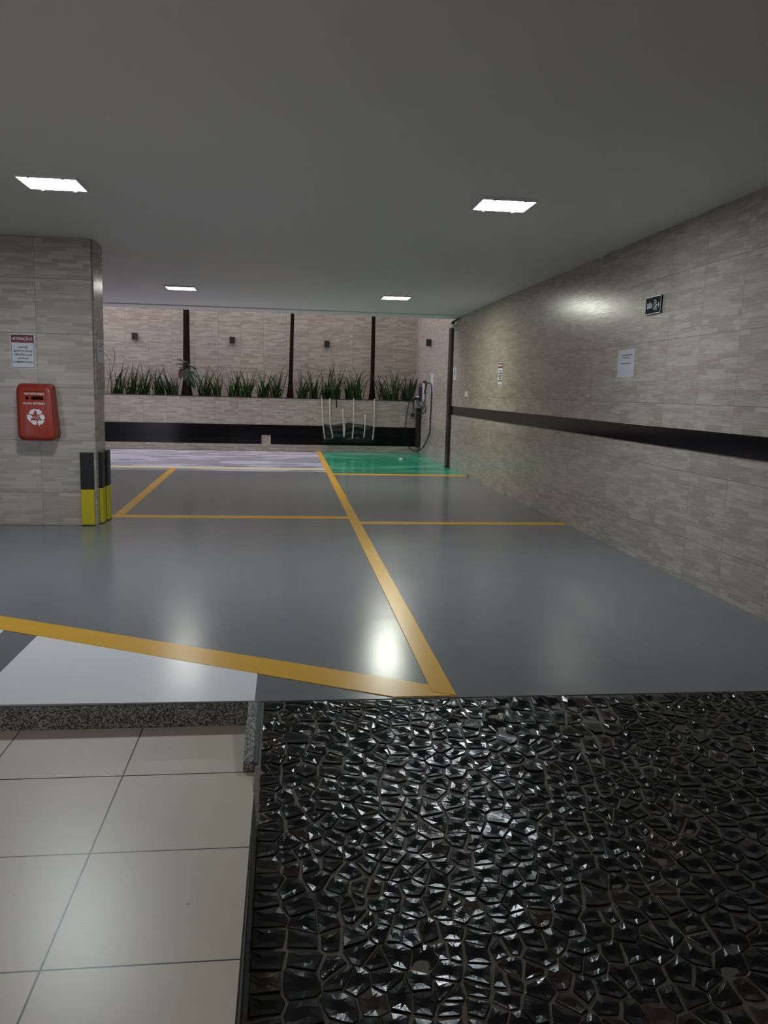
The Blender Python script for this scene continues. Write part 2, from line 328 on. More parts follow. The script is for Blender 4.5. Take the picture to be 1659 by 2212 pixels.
# stones set in the mortar: one paved surface, every stone a relief of its own
def clip(poly, px, py, nx, ny):
    out = []
    for i in range(len(poly)):
        a = poly[i]; b = poly[(i + 1) % len(poly)]
        da = (a[0] - px) * nx + (a[1] - py) * ny; db = (b[0] - px) * nx + (b[1] - py) * ny
        if da <= 0: out.append(a)
        if (da < 0 < db) or (db < 0 < da):
            t = da / (da - db); out.append((a[0] + (b[0] - a[0]) * t, a[1] + (b[1] - a[1]) * t))
    return out
def stones():
    rnd = random.Random(11); V = []; Fc = []; T = []
    x0, x1, ya, yb = -0.066, XR - 0.01, 0.35, YR - 0.008
    s = 0.0525; nx = int((x1 - x0) / s); ny = int((yb - ya) / (s * 1.02)); pts = {}
    for i in range(nx + 1):
        for j in range(ny + 1):
            x = x0 + (i + 0.5) * (x1 - x0) / (nx + 1); y = ya + (j + 0.5) * (yb - ya) / (ny + 1)
            edge = (i == 0); k = 0.06 if edge else 0.30
            w = 0 if edge else 1
            wx = 0.050 * math.sin(y * 5.3 + 1.7 * math.sin(x * 2.6)) * w; wy = 0.095 * math.sin(x * 4.2 + 1.1) * w
            pts[i, j] = (x + wx + rnd.uniform(-k, k) * s * 1.25, y + wy * min(1, (yb - y) * 5) + rnd.uniform(-k, k) * s * 1.25)
    for (i, j), c in pts.items():
        poly = [(c[0] - .09, c[1] - .09), (c[0] + .09, c[1] - .09), (c[0] + .09, c[1] + .09), (c[0] - .09, c[1] + .09)]
        gap = rnd.choice((0.0013, 0.002, 0.003, 0.0048))
        for a in range(-3, 4):
            for b in range(-3, 4):
                q = pts.get((i + a, j + b))
                if q is None or (a == 0 and b == 0): continue
                dx, dy = q[0] - c[0], q[1] - c[1]; L = math.hypot(dx, dy)
                if L < 1e-4 or L > .2: continue
                poly = clip(poly, c[0] + dx / 2 - dx / L * gap, c[1] + dy / 2 - dy / L * gap, dx / L, dy / L)
        for P, N in (((x0, 0), (-1, 0)), ((x1, 0), (1, 0)), ((0, ya), (0, -1)), ((0, yb), (0, 1))): poly = clip(poly, *P, *N)
        if len(poly) < 3: continue
        # drop very short edges, then break straight sides up a little
        q = [p for n, p in enumerate(poly) if math.hypot(p[0] - poly[n - 1][0], p[1] - poly[n - 1][1]) > 0.008]
        if len(q) < 3: continue
        ar = abs(sum(q[n][0] * q[(n + 1) % len(q)][1] - q[(n + 1) % len(q)][0] * q[n][1] for n in range(len(q)))) / 2
        if ar < 2.5e-4: continue
        cx = sum(p[0] for p in q) / len(q); cy = sum(p[1] for p in q) / len(q); ring = []
        for n, p in enumerate(q):
            nn = q[(n + 1) % len(q)]; kk = rnd.choice((0, 0, .01, .03, .14)) * rnd.random() - .04; ring.append((p[0] + (cx - p[0]) * (.05 + kk), p[1] + (cy - p[1]) * (.05 + kk)))
            t = rnd.uniform(.35, .65); e = rnd.uniform(-.02, .04); ex, ey = p[0] + (nn[0] - p[0]) * t, p[1] + (nn[1] - p[1]) * t
            ring.append((ex + (cx - ex) * e, ey + (cy - ey) * e))
        tx, ty = rnd.gauss(0, .028), rnd.gauss(0, .042); h = rnd.uniform(.0028, .0055); tone = rnd.random(); k = len(ring); b0 = len(V)
        def top(x, y, d=0.0): return rz(y) - .003 + h + (x - cx) * tx + (y - cy) * ty + d
        for x, y in ring: V.append((x, y, rz(y) - .008))
        for x, y in ring: V.append((x, y, top(x, y, -.0010)))
        for x, y in ring: V.append((x + (cx - x) * .05, y + (cy - y) * .05, top(x, y)))
        for x, y in ring: V.append((x + (cx - x) * .62, y + (cy - y) * .62, top(x, y, rnd.gauss(0, .00013))))
        V.append((cx, cy, top(cx, cy, rnd.gauss(0.0, .0002))))
        T += [tone] * (4 * k + 1)
        for L in range(3):
            for n in range(k):
                a = b0 + L * k + n; b = b0 + L * k + (n + 1) % k; Fc.append((a, b, b + k, a + k))
        for n in range(k): Fc.append((b0 + 3 * k + n, b0 + 3 * k + (n + 1) % k, b0 + 4 * k))
    o = mesh('floor_ramp_stones', V, Fc, MAT['stone'], tones=T, smooth=False); tag(o, kind='structure')
stones()
# granite step riser under the edge of the garage floor
s = thing('granite_step', 'speckled grey granite step riser between the cream lobby tiles and the garage floor', 'step', (-2.0, YR, TILE_Z))
MB().box(XL, -0.117, YR - 0.004, YR + 0.02, TILE_Z, -0.004).build('riser', MAT['granite'], s, bevel=0.001)
s = thing('granite_kerb', 'short sloping rough grey granite kerb beside the cobbled ramp and the lobby tiles', 'kerb', (-0.1, 2.38, TILE_Z))
m = MB(); kz = lambda y: rz(y) + 0.006
m.add([(-0.116, 2.222, -.2), (-0.087, 2.222, -.2), (-0.087, YR + .001, -.2), (-0.116, YR + .001, -.2), (-0.116, 2.222, kz(2.222)), (-0.087, 2.222, kz(2.222)), (-0.087, YR + .001, .0), (-0.116, YR + .001, .0)],
      [(0, 3, 2, 1), (4, 5, 6, 7), (0, 1, 5, 4), (1, 2, 6, 5), (2, 3, 7, 6), (3, 0, 4, 7)])
m.build('kerb_stone', MAT['granite'], s, bevel=0.002)
m = MB(); m.add([(-0.087, 2.222, -.2), (-0.075, 2.222, -.2), (-0.075, YR, -.2), (-0.087, YR, -.2), (-0.087, 2.222, rz(2.222) + .001), (-0.075, 2.222, rz(2.222) + .001), (-0.075, YR, .0), (-0.087, YR, .0)],
      [(0, 3, 2, 1), (4, 5, 6, 7), (0, 1, 5, 4), (1, 2, 6, 5), (2, 3, 7, 6), (3, 0, 4, 7)]); m.build('mortar_joint', MAT['slab_edge'], s)

# ------------------------------------------------------------ floor markings
def paint(name, label, pts, mat, z=0.0015, cat='floor marking', group=None, z0=0.0):
    cx = sum(p[0] for p in pts) / len(pts); cy = sum(p[1] for p in pts) / len(pts); m = MB(); F = Frame((0, 0, 0), (1, 0, 0), (0, 1, 0)); F.poly(m, pts, z0, z)
    return tag(m.build(name, mat, loc=(cx, cy, z0)), label, cat, group)
Y = MAT['yellow_paint']; G = 'yellow painted bay lines'
k = (3.597 - 2.669) / (-1.226 - 0.494)   # slope of the slanting front line
def fy(x, off=0.0): return 2.669 + (x - 0.494) * k + off
paint('parking_line', 'long wide yellow line running from the cobbled ramp back to the planter', [(0.494, 2.60), (0.494, YP), (0.566, YP), (0.571, 2.562)], Y, group=G, z=0.004)
paint('parking_line', 'slanting yellow line crossing the front left of the grey floor above the white blocks', [(-3.6, fy(-3.6)), (0.494, 2.669), (0.571, 2.562), (0.36, 2.562), (-3.6, fy(-3.6) - 0.155)], Y, group=G, z=0.0025)
paint('parking_line', 'slim yellow cross line from the striped pillar to the long yellow line', [(-1.345, 6.37), (-1.345, 6.495), (0.494, 6.495), (0.494, 6.37)], Y, group=G, z=0.0025)
paint('parking_line', 'slim yellow cross line from the long yellow line to the right wall, nearer the camera', [(0.571, 6.12), (0.571, 6.235), (XR - .01, 6.235), (XR - .01, 6.12)], Y, group=G, z=0.0025)
paint('parking_line', 'yellow line running back from the foot of the striped pillar', [(-1.328, 6.495), (-1.253, 6.495), (-1.351, 10.35), (-1.43, 10.35)], Y, group=G, z=0.003)
paint('parking_line', 'slim yellow line along the front edge of the green floor', [(0.571, 9.80), (0.571, 9.95), (XR - .01, 9.95), (XR - .01, 9.80)], Y, group=G, z=0.003)
paint('parking_line', 'yellow line, painted pale for daylight, along the front of the wet whitish floor', [(XL + .1, 10.36), (XL + .1, 10.56), (0.494, 10.56), (0.494, 10.36)], plain('daylight_paled_yellow', (0.72, 0.62, 0.36), 0.3, var=0.05), group=G, z=0.0025)  # ordinary yellow line, bright daylight put into its paler colour
W_ = MAT['white_paint']
fw = lambda x: 3.315 + (x + 0.977) * (2.849 - 3.315) / (0.977 - 0.098)
paint('crossing_block', 'large white painted block above the granite step', [(-0.985, YR + .012), (-0.985, fw(-0.985)), (-0.096, fw(-0.096)), (-0.096, YR + .002)], W_, group='white painted crossing blocks')
paint('crossing_block', 'white painted block cut by the left edge of the picture', [(-2.0, YR + .012), (-2.0, fw(-2.0)), (-1.14, fw(-1.14)), (-1.14, YR + .012)], W_, group='white painted crossing blocks')

# ------------------------------------------------------------ ceiling lights
def lamp(label, x, y, key, hx=0.145, hy=0.125):
    st, col = LAMP[key]
    t = thing('ceiling_light', label, 'ceiling light', (x, y, ZC), 'square ceiling lights')
    m = MB(); w = 0.008
    for a in ((x - hx, x + hx, y - hy, y - hy + w), (x - hx, x + hx, y + hy - w, y + hy), (x - hx, x - hx + w, y - hy + w, y + hy - w), (x + hx - w, x + hx, y - hy + w, y + hy - w)):
        m.box(*a, ZC - 0.014, ZC)
    m.build('frame', MAT['white_frame'], t, bevel=0.0015)
    m = MB(); m.box(x - hx + w, x + hx - w, y - hy + w, y + hy - w, ZC - 0.011, ZC - 0.001); m.build('diffuser', emitter('lit_diffuser_' + key, col, st), t)
    for sx in (-1, 1):
        for sy in (-1, 1):
            cx, cy = x + sx * hx * .55, y + sy * (hy - .0005)
            MB().box(cx - .006, cx + .006, cy - .0035, cy + .0035, ZC - 0.017, ZC - 0.012).build('clip', MAT['grey_metal'], t)
lamp('lit square ceiling light nearest the left edge, in front of the pillar', -1.16, 4.40, 'near_left')
lamp('lit square ceiling light high on the right, the nearer of the right pair', 1.12, 4.35, 'near_right')
lamp('smallest lit ceiling light, far left beyond the pillar', -1.06, 8.60, 'far_left')
lamp('lit yellowish white ceiling light far back near the right wall', 1.13, 8.72, 'far_right')
lamp('unseen square ceiling light added over the cream lobby tiles, behind the camera', -1.6, -0.5, 'lobby')  # unseen lamp, added to light the foreground from behind

# ------------------------------------------------------------ pillar fittings
FP = Frame((0, 6.0, 0), (1, 0, 0), (0, 0, 1))             # pillar front face, normal toward -Y
FS = Frame((-1.337, 0, 0), (0, 1, 0), (0, 0, 1))          # pillar side face, normal +X
FR = Frame((XR, 0, 0), (0, -1, 0), (0, 0, 1))             # right wall, normal -X ; a = -Y
def guard(label, F, a0, a1, h=0.526, th=0.024, c0=0.0):
    t = thing('corner_guard', label, 'bumper guard', F.p((a0 + a1) / 2, 0, c0), 'black and yellow pillar guards')
    m = MB(); F.plate(m, a0, a1, 0.262, h, c0, c0 + th); m.build('upper_pad', MAT['guard_black'], t, bevel=0.005)
    m = MB(); F.plate(m, a0, a1, 0.006, 0.262, c0, c0 + th); m.build('lower_pad', MAT['guard_yellow'], t, bevel=0.005)
    m = MB(); F.plate(m, a0 + .002, a1 - .002, 0.0, 0.007, c0, c0 + th - .002); m.build('foot_strip', MAT['guard_black'], t)
guard('black over yellow foam guard on the front face of the pillar', FP, -1.452, -1.360)
FSL = Frame((-1.345, 0, 0), (0, 1, 0), (0, 0, 1))
guard('narrow black over yellow guard on the pillar side, nearer the front corner', FSL, 6.075, 6.175)
guard('narrow black over yellow guard at the rear of the pillar side', FSL, 6.225, 6.325, th=0.032)

def notice_sign(label, F, a0, a1, b0, b1, tilt=0.0):
    """white sheet, thin black border, crimson header, five centred lines"""
    cx = (a0 + a1) / 2; w = a1 - a0; h = b1 - b0
    G2 = Frame(F.p(cx, b0, 0), F.x * math.cos(tilt) + F.y * math.sin(tilt), F.y * math.cos(tilt) - F.x * math.sin(tilt))
    t = thing('notice_sign', label, 'sign', G2.p(0, 0, 0), 'attention signs')
    m = MB(); G2.plate(m, -w / 2, w / 2, 0, h, 0, 0.003); m.build('sign_plate', MAT['sign_white'], t, bevel=0.0008)
    m = MB(); i = w * .045; e = w * .018; c0, c1 = .003, .0036
    for q in ((-w / 2 + i, w / 2 - i, h - i - e, h - i), (-w / 2 + i, w / 2 - i, i, i + e), (-w / 2 + i, -w / 2 + i + e, i + e, h - i - e), (w / 2 - i - e, w / 2 - i, i + e, h - i - e)): G2.plate(m, *q, c0, c1)
    m.build('border', MAT['ink'], t)
    m = MB(); G2.plate(m, -w * .435, w * .435, h * .745, h * .955, c0, .0042); hd = m.build('header', MAT['sign_red'], t)
    text('heading_lettering', 'ATENÇÃO', w * .165, G2, 0, h * .815, .0042, MAT['white_print'], hd, bold=.018)
    for k, (s, zz) in enumerate((('FAVOR', .585), ('ESTACIONAR', .48), ('DENTRO DAS', .375), ('FAIXAS', .27), ('DEMARCADAS', .165))):
        text('lettering', s, w * .112, G2, 0, h * zz, .003, MAT['ink'], t, bold=.010, shear=.28, sx=1.06)
notice_sign('white attention sign with crimson header above the red box on the pillar', FP, -1.899, -1.732, 1.10, 1.338)
notice_sign('narrow looking white attention sign with red header far along the right wall', FR, -8.515, -8.31, 1.10, 1.34)

# battery collection box
t = thing('battery_bin', 'red plastic battery collection box on the pillar front', 'collection box', (-1.70, 6.0, 0.60))
def rrect(F, a0, a1, b0, b1, r, n=5):
    out = []
    for cx, cy, s in ((a1 - r, b1 - r, 0), (a0 + r, b1 - r, 90), (a0 + r, b0 + r, 180), (a1 - r, b0 + r, 270)):
        for k in range(n + 1):
            A = math.radians(s + 90 * k / n); out.append((cx + r * math.cos(A), cy + r * math.sin(A)))
    return out
def loft(rings, cap=True):
    m = MB(); n = len(rings[0]); v = [p for r in rings for p in r]; f = []
    for i in range(len(rings) - 1):
        for k in range(n): f.append((i * n + k, i * n + (k + 1) % n, (i + 1) * n + (k + 1) % n, (i + 1) * n + k))
    if cap: f.append(tuple(range(n))[::-1]); f.append(tuple((len(rings) - 1) * n + k for k in range(n)))
    return m.add(v, f)
def bin_ring(a0, a1, b0, b1, r, ct, cb):     # depth ct at the top, cb at the bottom
    return [FP.p(a + (1.0 - b) / .38 * (.014 + .020 * (a - a0) / (a1 - a0)), b, cb + (ct - cb) * (b - 0.62) / 0.37) for a, b in rrect(FP, a0, a1, b0, b1, r)]
R = [bin_ring(-1.850, -1.610, .625, 1.000, .03, .001, .001), bin_ring(-1.850, -1.610, .622, 1.000, .035, .05, .06), bin_ring(-1.845, -1.614, .615, .996, .04, .075, .105),
     bin_ring(-1.842, -1.612, .612, .990, .042, .092, .128), bin_ring(-1.836, -1.616, .622, .979, .038, .102, .141), bin_ring(-1.822, -1.622, .640, .960, .03, .106, .146)]
loft(R).build('body', MAT['red_plastic'], t, smooth=True)
# front panel frame follows the sloping front
dep = lambda b: .146 + (.106 - .146) * (b - .62) / .37
pc = Vector(FP.p(0, .62, dep(.62))); pt = Vector(FP.p(0, .99, dep(.99)))
FB = Frame(pc + Vector((.012, 0, 0)), (1, 0, 0), (pt - pc) + Vector((-.018, 0, 0)))
def fb(b): return (b - .62) / .99  # height on the sloping panel
m = MB(); A0, A1, B0, B1 = -1.796, -1.640, .022, .335; w = .006
for q in ((A0, A1, B1 - w, B1), (A0, A1, B0, B0 + w), (A0, A0 + w, B0 + w, B1 - w), (A1 - w, A1, B0 + w, B1 - w)): FB.plate(m, *q, 0, .004)
m.build('panel_moulding', MAT['red_plastic'], t, bevel=.0015)
m = MB(); FB.poly(m, rrect(FB, -1.774, -1.752, .272, .294, .0109), -.002, .0012); m.build('coin_hole', MAT['dark_red'], t)
m = MB(); FB.poly(m, rrect(FB, -1.736, -1.656, .271, .295, .0075), -.002, .0012); m.build('slot', MAT['dark_red'], t)
text('lettering', 'DEPOSITE AQUI', .0185, FB, -1.717, .306, .0005, MAT['white_print'], t, bold=.02)
text('lettering', 'PILHAS', .0185, FB, -1.763, .240, .0005, MAT['white_print'], t, bold=.02)
text('lettering', 'BATERIAS', .0185, FB, -1.686, .240, .0005, MAT['white_print'], t, bold=.02)
pieces = [[(472,1448),(505,1390),(540,1372),(572,1385),(538,1465)], [(548,1372),(640,1378),(660,1405),(688,1397),(658,1462),(585,1455),(610,1440),(580,1395)],
 [(632,1480),(690,1452),(720,1500),(718,1530),(680,1555),(650,1520)], [(712,1555),(690,1600),(660,1622),(635,1625),(632,1655),(598,1590),(630,1540),(632,1556)],
 [(512,1555),(590,1560),(585,1630),(535,1625),(500,1590)], [(428,1465),(500,1465),(540,1525),(510,1518),(485,1590),(440,1520),(450,1485)]]
m = MB(); sc = .122 / 290
for pc_ in pieces: FB.poly(m, [((x - 576) * sc - 1.714, (1512 - y) * sc + .150) for x, y in pc_], 0, .0012)
for pc_ in ([(540,1500),(552,1490),(598,1520),(586,1535)], [(608,1478),(618,1478),(622,1525),(612,1527)]):
    for i in range(4):
        a, b = pc_[i], pc_[(i + 1) % 4]; dx, dy = b[0] - a[0], b[1] - a[1]; L = math.hypot(dx, dy); nx_, ny_ = -dy / L * 2.2, dx / L * 2.2
        FB.poly(m, [((x - 576) * sc - 1.714, (1512 - y) * sc + .150) for x, y in ((a[0] + nx_, a[1] + ny_), (b[0] + nx_, b[1] + ny_), (b[0] - nx_, b[1] - ny_), (a[0] - nx_, a[1] - ny_))], 0, .0012)
m.build('recycling_symbol', MAT['white_print'], t)

def paper_notice(label, F, a0, a1, b0, b1, lines, tape=False, tilt=0.0):
    cx = (a0 + a1) / 2; w = a1 - a0; h = b1 - b0
    G2 = Frame(F.p(cx, b0, 0), F.x * math.cos(tilt) + F.y * math.sin(tilt), F.y * math.cos(tilt) - F.x * math.sin(tilt))
    t = thing('paper_notice', label, 'notice', G2.p(0, 0, 0), 'printed paper notices')
    m = MB(); G2.plate(m, -w / 2, w / 2, 0, h, 0.001, 0.0025); m.build('sheet', MAT['paper'], t)
    m = MB()
    for q in lines: G2.plate(m, q[0] * w - w / 2, q[1] * w - w / 2, q[2] * h, q[3] * h, .0025, .0029)
    m.build('printed_text', MAT['ink'], t)
    if tape:
        n = 9; v = []; f = []; rn = random.Random(3)
        for i in range(n):
            for j in range(n): v.append(G2.p(-w * .54 + w * 1.12 * i / (n - 1) - (.03 * w if j == 0 else 0), -h * .17 + h * 1.2 * j / (n - 1), .006 + rn.uniform(0, .003) + (.006 if (i == n - 1 or j == 0) else 0)))
        for i in range(n - 1):
            for j in range(n - 1): f.append((i * n + j, (i + 1) * n + j, (i + 1) * n + j + 1, i * n + j + 1))
        mesh('plastic_sleeve', v, f, MAT['film'], t, smooth=True)
LN = [(.18, .48, .785, .81), (.46, .86, .785, .83), (.24, .74, .69, .72), (.15, .80, .485, .515)]
paper_notice('small paper notice on the side face of the pillar', FS, 6.09, 6.29, 1.162, 1.325, LN)
paper_notice('white paper notice in a clear plastic sleeve below the exit sign on the right wall', FR, -5.34, -5.08, 1.138, 1.314, LN, tape=True)

# exit sign
t = thing('exit_sign', 'dark exit sign with pale letters, running figure and arrow high on the right wall', 'sign', (XR, 4.84, 1.51))
m = MB(); FR.plate(m, -4.945, -4.738, 1.509, 1.614, 0, .012); m.build('sign_board', MAT['sign_black'], t, bevel=.001)
m = MB(); c0, c1 = .012, .0126
for q in ((-4.945, -4.738, 1.609, 1.614), (-4.945, -4.738, 1.509, 1.514), (-4.743, -4.738, 1.514, 1.609)): FR.plate(m, *q, c0, c1)
m.build('edge_strip', MAT['sign_pale'], t)
text('lettering', 'SAÍDA', .044, FR, -4.888, 1.546, .012, MAT['sign_pale'], t, bold=.022, sx=.60)
m = MB()
for q in ((-4.832, -4.826, 1.530, 1.590), (-4.832, -4.800, 1.584, 1.590), (-4.806, -4.800, 1.560, 1.590), (-4.832, -4.812, 1.530, 1.536)): FR.plate(m, *q, c0, c1)
m.build('door_symbol', MAT['sign_pale'], t)
m = MB(); FR.poly(m, rrect(FR, -4.812, -4.802, 1.567, 1.577, .0049, 3), c0, c1 + .0004)
for pl in ([(-4.815, 1.545), (-4.805, 1.566), (-4.797, 1.562), (-4.805, 1.541)], [(-4.815, 1.547), (-4.824, 1.536), (-4.820, 1.531), (-4.808, 1.543)], [(-4.806, 1.547), (-4.796, 1.538), (-4.798, 1.526), (-4.792, 1.526), (-4.789, 1.540), (-4.800, 1.552)], [(-4.802, 1.563), (-4.790, 1.552), (-4.787, 1.556), (-4.798, 1.566)]): FR.poly(m, pl, c0, c1 + .0004)
m.build('running_figure', MAT['sign_pale'], t)
m = MB(); FR.poly(m, [(-4.782, 1.562), (-4.768, 1.562), (-4.776, 1.574), (-4.768, 1.574), (-4.756, 1.558), (-4.768, 1.542), (-4.776, 1.542), (-4.768, 1.554), (-4.782, 1.554)], c0, c1); m.build('arrow', MAT['sign_pale'], t)

# light switch, round prohibition sign, small box and fittings at the far end of the right wall
t = thing('light_switch', 'pale switch plate on the right wall above the black band', 'switch', (XR, 10.0, .97))
m = MB(); FR.plate(m, -10.07, -9.93, .965, 1.033, 0, .012); m.build('plate', MAT['pale_plastic'], t, bevel=.003)
m = MB(); FR.plate(m, -10.02, -9.985, .980, 1.018, .012, .016); m.build('button', MAT['white_frame'], t, bevel=.001)
t = thing('prohibition_sign', 'white card with a black ring symbol beside the dark metal post', 'sign', (XR, 10.78, 1.18))
m = MB(); FR.plate(m, -10.87, -10.69, 1.225, 1.343, 0, .003); FR.plate(m, -10.85, -10.69, 1.185, 1.215, 0, .003); m.build('card', MAT['sign_white'], t)
m = MB(); n = 24
for i in range(n):
    a, b = 2 * math.pi * i / n, 2 * math.pi * (i + 1) / n
    FR.poly(m, [(-10.78 + r_ * 1.25 * math.cos(q), 1.285 + r_ * math.sin(q)) for r_, q in ((.046, a), (.046, b), (.034, b), (.034, a))], .003, .0036)
FR.poly(m, [(-10.815, 1.315), (-10.805, 1.322), (-10.745, 1.255), (-10.755, 1.248)], .003, .0036)
FR.poly(m, [(-10.79, 1.27), (-10.765, 1.27), (-10.765, 1.30), (-10.79, 1.30)], .003, .0036)
m.build('ring_symbol', MAT['ink'], t)
t = thing('wall_post', 'slim dark metal post standing against the right wall where the ceiling ends', 'post', (2.185, 10.99, 0))
MB().box(2.170, 2.206, 10.92, 11.07, 0.008, 1.93).build('upright', MAT['brown_metal'], t, bevel=.004)
MB().box(2.152, 2.209, 10.91, 11.08, 0.0025, 0.010).build('foot_plate', MAT['black_metal'], t)
t = thing('gate_motor_bracket', 'black arm bracket with a small pale box at the top of the dark post', 'bracket', (2.17, 10.78, 1.86))
MB().box(2.135, 2.209, 10.70, 10.86, 1.862, 1.905).build('pale_box', MAT['pale_plastic'], t, bevel=.004)
m = MB(); tube_mb(m, smooth_path([(2.15, 10.78, 1.905), (2.155, 10.76, 1.935), (2.185, 10.7, 1.95), (2.195, 10.6, 1.975)]), .012); m.build('arm', MAT['black_metal'], t, smooth=True)
MB().box(2.140, 2.180, 10.72, 10.80, 1.905, 1.930).build('hinge', MAT['black_metal'], t, bevel=.003)
t = thing('cable_stub', 'tiny dark fitting at the foot of the right wall beside the green floor corner', 'fitting', (2.2, 9.7, 0))
m = MB(); m.box(2.185, 2.209, 9.70, 9.755, 0.0, 0.04); m.build('stub', MAT['grey_metal'], t, bevel=.004)

# wall lights in the courtyard
def sconce(label, F, a, b, w=.085, h=.105):
    t = thing('wall_light', label, 'wall light', F.p(a, b, 0), 'black cube wall lights')
    m = MB(); F.plate(m, a - w / 2, a + w / 2, b - h / 2, b + h / 2, .004, .07); m.build('housing', MAT['black_metal'], t, bevel=.003)
    m = MB(); F.plate(m, a - w * .35, a + w * .35, b - h * .35, b + h * .35, 0, .004); m.build('mounting_plate', MAT['black_metal'], t)
    m = MB(); F.plate(m, a - w * .3, a + w * .3, b - h / 2 - .002, b - h / 2 + .001, .02, .055); m.build('lens', MAT['grey_metal'], t)
FBK = Frame((0, YB, 0), (1, 0, 0), (0, 0, 1))
sconce('black cube wall light on the back wall, left of the thick palm trunk', FBK, -2.48, 1.808)
sconce('black cube wall light on the back wall, between the thick and the middle palm trunks', FBK, -.905, 1.794)
sconce('black cube wall light on the back wall, between the middle and the right palm trunks', FBK, .666, 1.782)
sconce('black cube wall light on the side wall above the charger', FR, -12.7, 1.775, w=.11)
t = thing('framed_notice', 'tall white sheet with dark blue border on the side wall behind the charger', 'notice', (XR, 12.46, 1.0))
m = MB(); FR.plate(m, -12.60, -12.34, 1.0, 1.328, 0, .003); m.build('sheet', MAT['sign_white'], t)
m = MB()
for q in ((-12.585, -12.355, 1.305, 1.318), (-12.585, -12.355, 1.010, 1.022), (-12.585, -12.57, 1.022, 1.305), (-12.37, -12.355, 1.022, 1.305)): FR.plate(m, *q, .003, .0036)
m.build('border', MAT['blue_border'], t)
m = MB()
for i in range(9): FR.plate(m, -12.54, -12.40, 1.045 + i * .028, 1.051 + i * .028, .003, .0036)
m.build('printed_text', MAT['grey_metal'], t)

# ------------------------------------------------------------ planter
t = thing('planter', 'long raised tiled planter with black band along the back wall', 'planter', (-1.3, YP, 0))
PX = XR - .002
uvp = tile_uv(x0=-0.025, tx=0.376, z0=-0.31, tz=0.37)
m = MB(); m.box(XL + .01, PX, YP, YP + .06, .425, .862, uvp); m.box(XL + .01, PX, YP, YP + .06, 0.004, .11, uvp); m.box(XL + .01, PX, YP + .04, YP + .08, .11, .425, uvp)
m.build('front_wall', MAT['tile'], t)
MB().box(XL + .01, PX, YP - .006, YP + .07, .862, .872).build('rim', MAT['black_metal'], t)
MB().box(XL + .01, PX, YP - .008, YP + .04, .262, .427).build('upper_band', MAT['black_granite'], t, bevel=.002)
MB().box(XL + .01, PX, YP + .022, YP + .04, .108, .262).build('recess_panel', MAT['black_granite'], t)
m = MB(); m.box(-.404, -.255, YP - .004, YP + .022, .10, .262, uvp); m.build('tiled_pier', MAT['tile'], t)
m = MB(); n = 60; v = []; f = []; rn = random.Random(5)
for i in range(n + 1):
    for j in range(7): v.append((XL + .01 + (PX - XL - .01) * i / n, YP + .06 + (YB - YP - .061) * j / 6, .835 + rn.uniform(-.012, .016)))
for i in range(n):
    for j in range(6): f.append((i * 7 + j, (i + 1) * 7 + j, (i + 1) * 7 + j + 1, i * 7 + j + 1))
mesh('soil', v, f, MAT['soil'], t, smooth=True)

# palms
def palm(label, x, y, r0, r1, rt, lean):
    t = thing('palm_tree', label, 'palm', (x, y, .83), 'palm trunks in the planter')
    zs = [.81, .87, .93, 1.02, 1.15, 1.35, 1.6, 1.9, 2.3, 2.8, 3.4, 4.0]; pts = []; rad = []
    for z in zs:
        k = max(0, 1 - (z - .83) / .35); q = (z - .83) / 1.4
        pts.append((x + lean * q, y, z)); rad.append(r1 + (r0 - r1) * k ** 1.6 + (rt - r1) * min(1, q))
    m = MB(); tube_mb(m, pts, rad, 14); m.build('trunk', MAT['bark'], t, smooth=True)
    return t
palm('thickest dark palm trunk, left in the planter, with a leafy plant clinging to it', -1.628, 13.8, .105, .064, .048, .004)
palm('slender dark palm trunk standing in the middle of the planter', .055, 13.8, .068, .035, .029, .030)
palm('slender dark palm trunk furthest right in the planter', 1.427, 13.8, .068, .036, .030, -.004)
def leaf_mb(m, base, d, L, w, droop, upv=Vector((0, 0, 1)), n=7, fold=.25):
    d = d.normalized(); side = d.cross(upv)
    if side.length < .05: side = Vector((1, 0, 0))
    side.normalize(); v = []; f = []
    for i in range(n + 1):
        s_ = i / n; p = base + d * (L * s_) - upv * (droop * L * s_ * s_); ww = w * (math.sin(math.pi * min(.98, .1 + .9 * s_)) ** .7)
        v += [p - side * ww + upv * ww * fold, p, p + side * ww + upv * ww * fold]
    for i in range(n): f += [(i * 3, i * 3 + 1, i * 3 + 4, i * 3 + 3), (i * 3 + 1, i * 3 + 2, i * 3 + 5, i * 3 + 4)]
    m.add(v, f)
t = thing('climbing_plant', 'glossy dark green leafy plant clinging to the thickest palm trunk', 'plant', (-1.62, 13.72, 1.1))
st = MB(); tube_mb(st, smooth_path([(-1.60, 13.72, .86), (-1.62, 13.715, 1.1), (-1.58, 13.71, 1.3), (-1.61, 13.715, 1.42)]), .009); st.build('stem', MAT['gloss_leaf'], t, smooth=True)
rn = random.Random(9)
